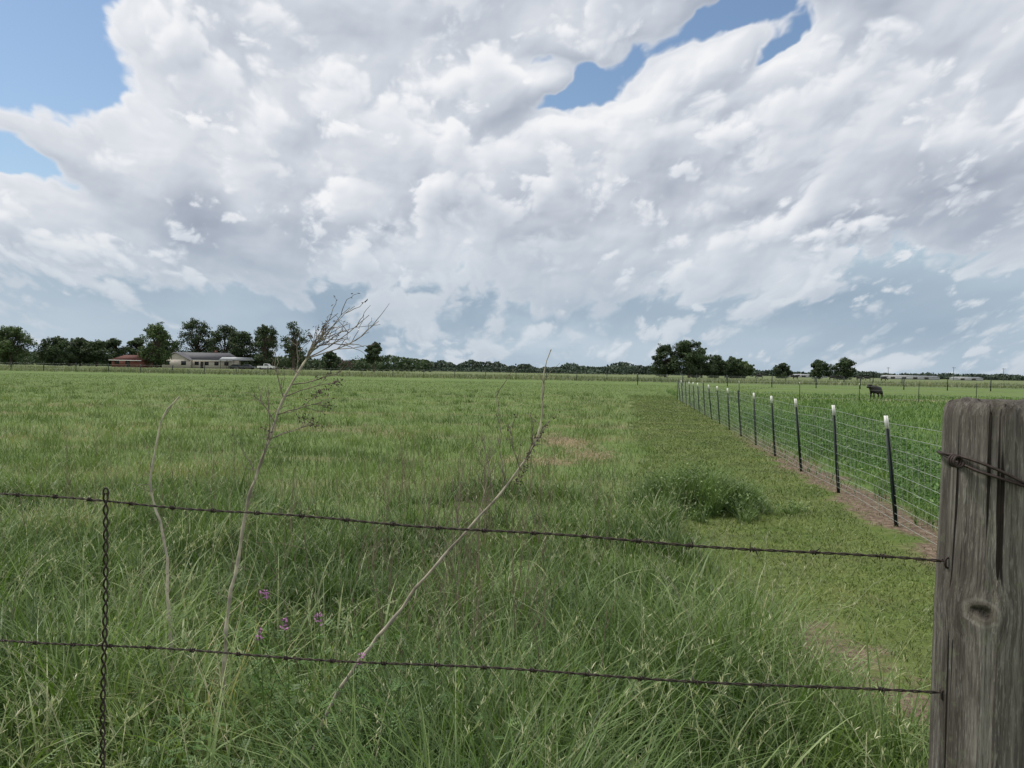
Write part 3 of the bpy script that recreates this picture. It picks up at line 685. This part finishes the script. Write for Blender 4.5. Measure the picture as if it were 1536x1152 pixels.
simple_fence('paddock_cross_fence', (9.1, 45.3), (44, 49), 3.4, 1.15, [.2, .45, .7, .9, 1.08], True, .004)
simple_fence('far_field_fence', (-100, 118), (60, 127), 4.5, 1.25, [.4, .8, 1.1], False, .006, 1.6)
simple_fence('far_paddock_fence', (14, 92), (95, 96), 5, 1.3, [.4, .8, 1.1], True, .006, 1.6)

m_margin = leafmat('margin_weed', [(0, (.09, .12, .05)), (.5, (.15, .18, .085)), (1., (.27, .27, .17))], pscale=.08, trans=.15)
mb = MB(); n = 40000
X = rng.uniform(-130, 120, n); Y = 116+.06*X+rng.random(n)**.7*34
blades(mb, X, Y, rng.uniform(.3, .8, n)*(.5+vn(X, Y, .15)), rng.uniform(.05, .14, n), rng.uniform(0, .4, n), rng.uniform(0, 1, n), rng.uniform(0, 6.28, n), 2)
mb.build('field_margin_weeds', [m_margin])

# ---------------------------------------------------------------- trees
m_bark = simple('tree_bark', (.07, .055, .042), .95, .4, 3)
fol = [leafmat('foliage_dark', [(0, (.018, .032, .015)), (.5, (.036, .060, .025)), (1., (.072, .100, .042))], pscale=.25, trans=.12, rough=.7),
       leafmat('foliage_mid', [(0, (.030, .052, .020)), (.5, (.058, .092, .033)), (1., (.10, .14, .055))], pscale=.25, trans=.15, rough=.7),
       leafmat('foliage_far_hazed', [(0, (.032, .050, .038)), (.5, (.046, .068, .049)), (1., (.068, .092, .062))], pscale=.1, trans=0, rough=.9)]  # far leaves: distance haze mixed into the colour, paler and bluer
def crown_leaves(mb, cen, rad, n, size, mat):
    dv = rng.normal(0, 1, (n, 3)); dv /= np.linalg.norm(dv, axis=1)[:, None]
    rr_ = rng.random(n)**.45
    P = np.array(cen)+dv*rr_[:, None]*np.array(rad)*rng.uniform(.8, 1.15, (n, 1))
    P[:, 2] = np.maximum(P[:, 2], .2)
    nrm = dv+rng.normal(0, .6, (n, 3)); nrm /= np.linalg.norm(nrm, axis=1)[:, None]
    a = rng.normal(0, 1, (n, 3)); a -= nrm*(a*nrm).sum(1)[:, None]; a /= np.linalg.norm(a, axis=1)[:, None]; bb = np.cross(nrm, a)
    sz = size*rng.uniform(.5, 1.2, (n, 1))
    V = np.stack([P-a*sz, P-bb*sz*.6, P+a*sz, P+bb*sz*.6], 1)
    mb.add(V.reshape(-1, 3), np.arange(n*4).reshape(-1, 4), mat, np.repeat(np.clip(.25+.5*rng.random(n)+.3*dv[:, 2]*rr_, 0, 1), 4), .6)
def tree(name, x, y, hgt, wid, m=0, dens=1., base=.22, leaf=.32, nclump=None):
    mb = MB(); nc = nclump or int(20+wid*1.6)
    tr = hgt*.025+.06
    tx = random.uniform(-.3, .3)
    mb.tube([(x, y, -.1), (x+tx*.3, y, hgt*.15), (x+tx, y, hgt*.35), (x+tx*1.3, y, hgt*.6)], [tr*1.2, tr, tr*.8, tr*.35], 7, 1)
    for i in range(nc):
        a = random.uniform(0, 6.28); u_ = random.random()**.5
        zf = random.random()**.9; prof = (1-(max(0, zf-.35)/.65)**2.2)**.5*min(1, .72+zf)
        cr = random.uniform(.12, .20)*wid*(.85+.25*(1-zf))
        cx = x+math.cos(a)*u_*prof*max(.1, wid/2-cr*.5); cy = y+math.sin(a)*u_*prof*max(.1, wid/2-cr*.5)
        cz = hgt*(base+(1-base)*zf*.93); cz = min(cz, hgt-cr*.6)
        mb.tube([(x+tx, y, hgt*.3), (x*.5+cx*.5+tx*.5, y*.5+cy*.5, hgt*.15+cz*.5+.3), (cx, cy, cz)], [tr*.45, tr*.28, tr*.08], 4, 1)
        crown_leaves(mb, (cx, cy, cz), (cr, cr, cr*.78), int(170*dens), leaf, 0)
        for j in range(3):
            a2 = random.uniform(0, 6.28)
            crown_leaves(mb, (cx+math.cos(a2)*cr*.9, cy+math.sin(a2)*cr*.5, cz+random.uniform(-.5, .8)*cr), (cr*.4, cr*.4, cr*.3), int(32*dens), leaf*.8, 0)
    return mb.build(name, [fol[m], m_bark])
T = [('oak_tree', -141, 232, 11.0, 12, 1, 1.), ('oak_tree', -133, 240, 8.3, 10, 0, 1.), ('oak_tree', -150, 236, 11, 12, 0, 1.), ('oak_tree', -161, 240, 11, 12, 1, 1.), ('hackberry_tree', -131, 250, 8.2, 11, 0, 1.), ('hackberry_tree', -125, 248, 8.0, 9, 0, 1), ('oak_tree', -126.5, 262, 8.8, 9.5, 0, 1.), ('oak_tree', -121.5, 266, 9.6, 7.5, 0, 1.),
     ('hackberry_tree', -114, 268, 8.6, 8, 0, 1.), ('elm_tree', -103.5, 240, 12.9, 10, 1, .85), ('elm_tree', -109, 285, 17.0, 14.5, 0, .9), ('oak_tree', -120, 285, 12.5, 10, 1, .9), ('oak_tree', -98, 282, 14.6, 13, 0, 1.), ('oak_tree', -91, 276, 13.2, 11, 0, 1.), ('oak_tree', -83.5, 276, 13.6, 10, 0, .9), ('pecan_tree', -75.5, 252, 13.8, 9.6, 0, .55), ('pecan_tree', -66.3, 250, 14.8, 9.6, 0, .26), ('oak_tree', -69, 262, 9, 8, 0, .6),
     ('cedar_tree', -57, 260, 6.0, 6, 0, 1), ('hackberry_tree', -37.2, 222, 7.9, 5.4, 0, .8),
     ('oak_tree', 44.5, 240, 9.4, 9, 0, 1.), ('oak_tree', 50.5, 236, 10.8, 11.5, 0, 1.), ('oak_tree', 56, 244, 8.6, 8, 0, 1), ('hackberry_tree', 61.5, 250, 6.6, 8.5, 0, 1.), ('hackberry_tree', 68.5, 255, 6.4, 8.8, 0, 1.), ('hackberry_tree', 74, 262, 5.4, 7, 1, 1.),
     ('hackberry_tree', 98, 300, 5.4, 8, 0, 1), ('oak_tree', 108, 290, 6.6, 8, 0, 1.), ('oak_tree', 115, 286, 7.4, 9, 0, 1.), ('hackberry_tree', 84, 310, 5.2, 6, 1, 1)]
for t in T: tree(*t[:5], m=t[5], dens=t[6], leaf=.30, base=.12 if t[1] != -37.2 else .38)
mb = MB()
def mass(xa, xb, y, hbase, hvar, n, sz, mat=0, seed=0):
    X = rng.uniform(xa, xb, n)
    prof = hbase+hvar*(vn(X, np.full(n, y+seed), 1/14, 3)-.3)*2+hvar*.8*(vn2(X, np.full(n, y*1.3+seed), 1/4, 2)-.5)
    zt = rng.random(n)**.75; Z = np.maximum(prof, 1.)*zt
    P = np.stack([X, y+rng.normal(0, 6, n), Z], 1)
    nrm = rng.normal(0, 1, (n, 3)); nrm[:, 2] += .5; nrm /= np.linalg.norm(nrm, axis=1)[:, None]
    a = rng.normal(0, 1, (n, 3)); a -= nrm*(a*nrm).sum(1)[:, None]; a /= np.linalg.norm(a, axis=1)[:, None]; bb = np.cross(nrm, a)
    s_ = sz*rng.uniform(.6, 1.2, (n, 1)); V = np.stack([P-a*s_, P-bb*s_*.7, P+a*s_, P+bb*s_*.7], 1)
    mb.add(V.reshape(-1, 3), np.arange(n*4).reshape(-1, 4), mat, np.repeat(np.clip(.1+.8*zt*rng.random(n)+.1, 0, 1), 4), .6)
mass(-240, -30, 300, 3.0, 2.6, 16000, .6, 1)
mass(-340, 120, 420, 1.4, 4.2, 26000, .7, 0, 5)
mass(-60, 55, 370, .8, 2.8, 6000, .6, 0, 9)
mass(50, 420, 620, 2.0, 3.2, 14000, .9, 0, 21)
mass(-500, 620, 900, 3, 4, 20000, 1.4, 0, 33)
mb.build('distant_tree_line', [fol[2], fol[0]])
mb = MB()
for i in range(70):
    x = random.uniform(-178, -116) if i < 44 else random.uniform(-104, -40); y = random.uniform(262, 285) if i < 44 else random.uniform(272, 290); r_ = random.uniform(1.6, 3.2)
    crown_leaves(mb, (x, y, r_*.7), (r_*1.4, r_, r_), 150, .35, 0)
mb.build('hedgerow_brush', [fol[0]])

# ---------------------------------------------------------------- buildings
m_wall = simple('cream_siding', (.50, .46, .40), .8, .08, 1)
m_brick = simple('red_brown_brick', (.15, .06, .045), .85, .2, 4)
m_roofg = simple('grey_shingle', (.11, .11, .12), .85, .15, 2)
m_roofr = simple('brown_red_shingle', (.10, .04, .033), .85, .2, 2)
m_glass = simple('window_glass', (.02, .025, .03), .15, .1, 1)
m_metal = simple('pale_metal', (.40, .42, .43), .5, .08, 1)
m_dark = simple('dark_trim', (.05, .045, .04), .7, .1, 1)
def gable(mb, x0, x1, y0, y1, z0, z1, ov=.5, mat=0, hip=0.):
    ym = (y0+y1)/2; x0 -= ov; x1 += ov; y0 -= ov; y1 += ov
    v = [(x0, y0, z0), (x1, y0, z0), (x1, y1, z0), (x0, y1, z0), (x0+hip, ym, z1), (x1-hip, ym, z1), (x0+hip, ym+.01, z1), (x1-hip, ym+.01, z1)]
    mb.add(v, [[0, 1, 5, 4], [2, 3, 6, 7], [3, 0, 4, 6], [1, 2, 7, 5], [0, 3, 2, 1]], mat)
def gable_x(mb, x0, x1, y0, y1, z0, z1, ov=.4, mat=0):
    xm = (x0+x1)/2; x0 -= ov; x1 += ov; y0 -= ov
    v = [(x0, y0, z0), (x1, y0, z0), (x1, y1, z0), (x0, y1, z0), (xm, y0, z1), (xm, y1, z1), (xm+.01, y0, z1), (xm+.01, y1, z1)]
    mb.add(v, [[0, 3, 5, 4], [1, 6, 7, 2]], mat)
def house(name, x, y, L, W, wh, rh, mw, mr, wing=None, rz=0):
    e_ = empty(name, (x, y, 0), rz)
    mb = MB(); mb.box((L/2, W/2, wh/2), (L, W, wh))
    if wing:
        wx0, wx1, wd = wing; mb.box(((wx0+wx1)/2, -wd/2, wh/2), (wx1-wx0, wd-.01, wh))
        xm = (wx0+wx1)/2; mb.add([(wx0, -wd+.05, wh), (wx1, -wd+.05, wh), (xm+.01, -wd+.05, rh-.35), (xm-.01, -wd+.05, rh-.35)], [[0, 1, 2, 3]])
    mb.build('walls', [mw], False, e_)
    mb = MB(); gable(mb, 0, L, 0, W, wh, rh, .6, 0, 2.5)
    if wing: gable_x(mb, wx0, wx1, -wd, W/2, wh-.05, rh-.2)
    mb.build('roof', [mr], False, e_)
    mb = MB()
    xw = 1.5
    while xw < L-1.2:
        if not (wing and wing[0]-.8 < xw < wing[1]+.8): mb.box((xw, -.02, 1.55), (1.3, .06, 1.1))
        xw += 3.1
    if wing:
        for xx in np.linspace(wing[0]+1.6, wing[1]-1.6, 2): mb.box((xx, -wing[2]-.02, 1.55), (1.5, .06, 1.2))
    mb.build('windows', [m_glass], False, e_)
    mb = MB(); dxp = L*.58; mb.box((dxp, -.03, 1.05), (.95, .08, 2.1)); mb.build('door', [m_dark], False, e_)
    mb = MB(); mb.box((L*.7, W*.55, rh+.1), (.7, .7, 1.2)); mb.build('chimney', [m_brick], False, e_)
    mb = MB(); mb.box((L/2, -.63, wh-.08), (L+1.1, .05, .18)); mb.build('fascia', [m_white], False, e_)
house('ranch_house', -109.5, 258, 21.5, 9, 2.6, 5.0, m_wall, m_roofg, (1.2, 9.5, 3.0))
house('red_brick_house', -114.6, 236, 8.2, 8, 2.1, 3.6, m_brick, m_roofr)
e_ = empty('carport', (-88.5, 250, 0)); mb = MB()
for px_ in (0, 4, 8):
    for py_ in (0, 5.5): mb.box((px_+.1, py_, 1.35), (.12, .12, 2.7))
mb.build('posts', [m_dark], False, e_); mb = MB(); gable(mb, 0, 8.2, 0, 5.5, 2.7, 3.6, .4); mb.build('roof', [m_metal], False, e_)

m_carw = simple('white_car_paint', (.7, .7, .7), .3, .03, 1, 0, .5); m_card = simple('dark_car_paint', (.03, .035, .045), .3, .05, 1, 0, .5)
m_tyre = simple('tyre', (.02, .02, .02), .9, .1, 5)
def vehicle(name, x, y, prof, glass, mat, L, wheels, rz=0):
    e_ = empty(name, (x, y, 0), rz); W = 1.8
    def ext(pr, w0, m_, nm, prt):
        me = bpy.data.meshes.new(nm); n_ = len(pr); v = [(a, -w0/2, z) for a, z in pr]+[(a, w0/2, z) for a, z in pr]
        me.from_pydata(v, [], [list(range(n_)), list(range(2*n_-1, n_-1, -1))]+[[i, i+n_, (i+1) % n_+n_, (i+1) % n_] for i in range(n_)])
        me.materials.append(m_); o = bpy.data.objects.new(nm, me); S.collection.objects.link(o); o.parent = prt
        bv = o.modifiers.new('bevel', 'BEVEL'); bv.width = .06; bv.segments = 2
    ext(prof, W, mat, 'body', e_); ext(glass, W+.02, m_glass, 'windows', e_)
    mb = MB()
    for wx in wheels:
        for sy_ in (-.82, .82):
            mb.tube([(wx, sy_-.11, .34), (wx, sy_-.10, .34), (wx, sy_+.10, .34), (wx, sy_+.11, .34)], [.05, .34, .34, .05], 14)
    mb.build('wheels', [m_tyre], False, e_)
pk = [(0, .45), (0, 1.05), (.1, 1.1), (1.9, 1.1), (1.95, 1.75), (2.2, 1.82), (3.3, 1.82), (3.9, 1.2), (5.1, 1.1), (5.25, .9), (5.25, .45)]
pg = [(2.15, 1.2), (2.15, 1.7), (3.2, 1.7), (3.65, 1.2)]
vehicle('pickup_truck', -76.5, 248, pk, pg, m_carw, 5.2, (1.0, 4.2))
cr_ = [(0, .4), (.05, .95), (.7, 1.0), (1.2, 1.42), (2.7, 1.45), (3.4, .98), (4.3, .85), (4.45, .45)]
cg_ = [(.95, 1.0), (1.3, 1.34), (2.62, 1.37), (3.15, 1.0)]
vehicle('parked_car', -86.5, 252, cr_, cg_, m_card, 4.4, (.85, 3.5))
vehicle('parked_car', -82.0, 249, cr_, cg_, m_card, 4.4, (.85, 3.5))

def shed(x, y, L, hgt):
    e_ = empty('white_shed', (x, y, 0)); mb = MB(); mb.box((L/2, 4, hgt/2), (L, 8, hgt)); mb.build('walls', [m_metal], False, e_)
    mb = MB(); gable(mb, 0, L, 0, 8, hgt, hgt+.6, .3); mb.build('roof', [m_metal], False, e_)
    mb = MB()
    for k_ in np.arange(3, L-2, 6): mb.box((k_, -.03, hgt*.5), (2.2, .08, hgt*.7))
    mb.build('door_openings', [m_dark], False, e_)
shed(200, 440, 28, 1.5); shed(150, 450, 22, 1.2); shed(240, 445, 14, 1.3)
m_pole = simple('pole_wood', (.10, .085, .07), .9, .2, 2)
for (x, y, hh) in [(230, 430, 7), (262, 440, 7), (205, 450, 6.5), (285, 430, 7), (150, 470, 6)]:
    mb = MB(); mb.tube([(x, y, 0), (x, y, hh)], [.16, .11], 8); mb.box((x, y-.15, hh-.5), (2.0, .12, .14)); mb.box((x-.8, y-.15, hh-.33), (.08, .08, .2)); mb.box((x+.8, y-.15, hh-.33), (.08, .08, .2))
    mb.build('utility_pole', [m_pole])

# ---------------------------------------------------------------- cattle
m_cow = simple('black_hide', (.012, .011, .011), .6, .4, 6)
def cow(name, x, y, sc, rz, head_up=True):
    V = []; E = []; R = []
    def a(p, r, par=None):
        V.append(p); R.append(r)
        if par is not None: E.append((par, len(V)-1))
        return len(V)-1
    pel = a((-.62, 0, 1.08), (.27, .33)); mid = a((-.1, 0, .96), (.35, .44), pel); ch = a((.45, 0, .98), (.30, .44), mid); sh_ = a((.68, 0, 1.12), (.23, .33), ch)
    hz_ = 1.38 if head_up else .55
    nk = a((.95, 0, (1.15+hz_)/2+.02), (.17, .24), sh_); hd_ = a((1.14, 0, hz_), (.14, .17), nk); mz = a((1.38, 0, hz_-.17), (.09, .11), hd_); a((1.46, 0, hz_-.2), (.07, .085), mz)
    for s_ in (-1, 1):
        a((1.12, s_*.27, hz_+.05), (.03, .05), hd_)
        k1 = a((.52, s_*.19, .68), (.13, .15), ch); k2 = a((.54, s_*.19, .36), (.075, .075), k1); k3 = a((.52, s_*.19, .08), (.055, .05), k2); a((.56, s_*.19, .0), (.06, .06), k3)
        h1 = a((-.60, s_*.2, .70), (.18, .21), pel); h2 = a((-.78, s_*.2, .42), (.085, .09), h1); h3 = a((-.72, s_*.2, .09), (.055, .05), h2); a((-.68, s_*.2, 0), (.06, .06), h3)
    t1 = a((-.88, 0, 1.18), (.05, .05), pel); t2 = a((-.98, 0, .85), (.025, .025), t1); a((-.97, 0, .5), (.045, .045), t2)
    me = bpy.data.meshes.new(name); me.from_pydata(V, E, []); me.materials.append(m_cow)
    o = bpy.data.objects.new(name, me); S.collection.objects.link(o)
    sk = o.modifiers.new('skin', 'SKIN'); sk.use_smooth_shade = True
    for i_, sv in enumerate(me.skin_vertices[0].data): sv.radius = R[i_]; sv.use_root = (i_ == 0)
    ss_ = o.modifiers.new('sub', 'SUBSURF'); ss_.levels = 2; ss_.render_levels = 2
    o.location = (x, y, 0); o.scale = (sc,)*3; o.rotation_euler = (0, 0, rz)
cow('black_cow', 23.6, 53.5, .64, math.radians(212), True)
for (x, y, r_, up) in [(97, 250, 0, False), (103, 258, 3.1, True), (106, 252, .3, False), (112, 260, 2.9, False), (88, 256, .2, True), (75, 250, 3.0, False), (118, 262, 0, False)]:
    cow('black_cow', x, y, 1.0, r_, up)
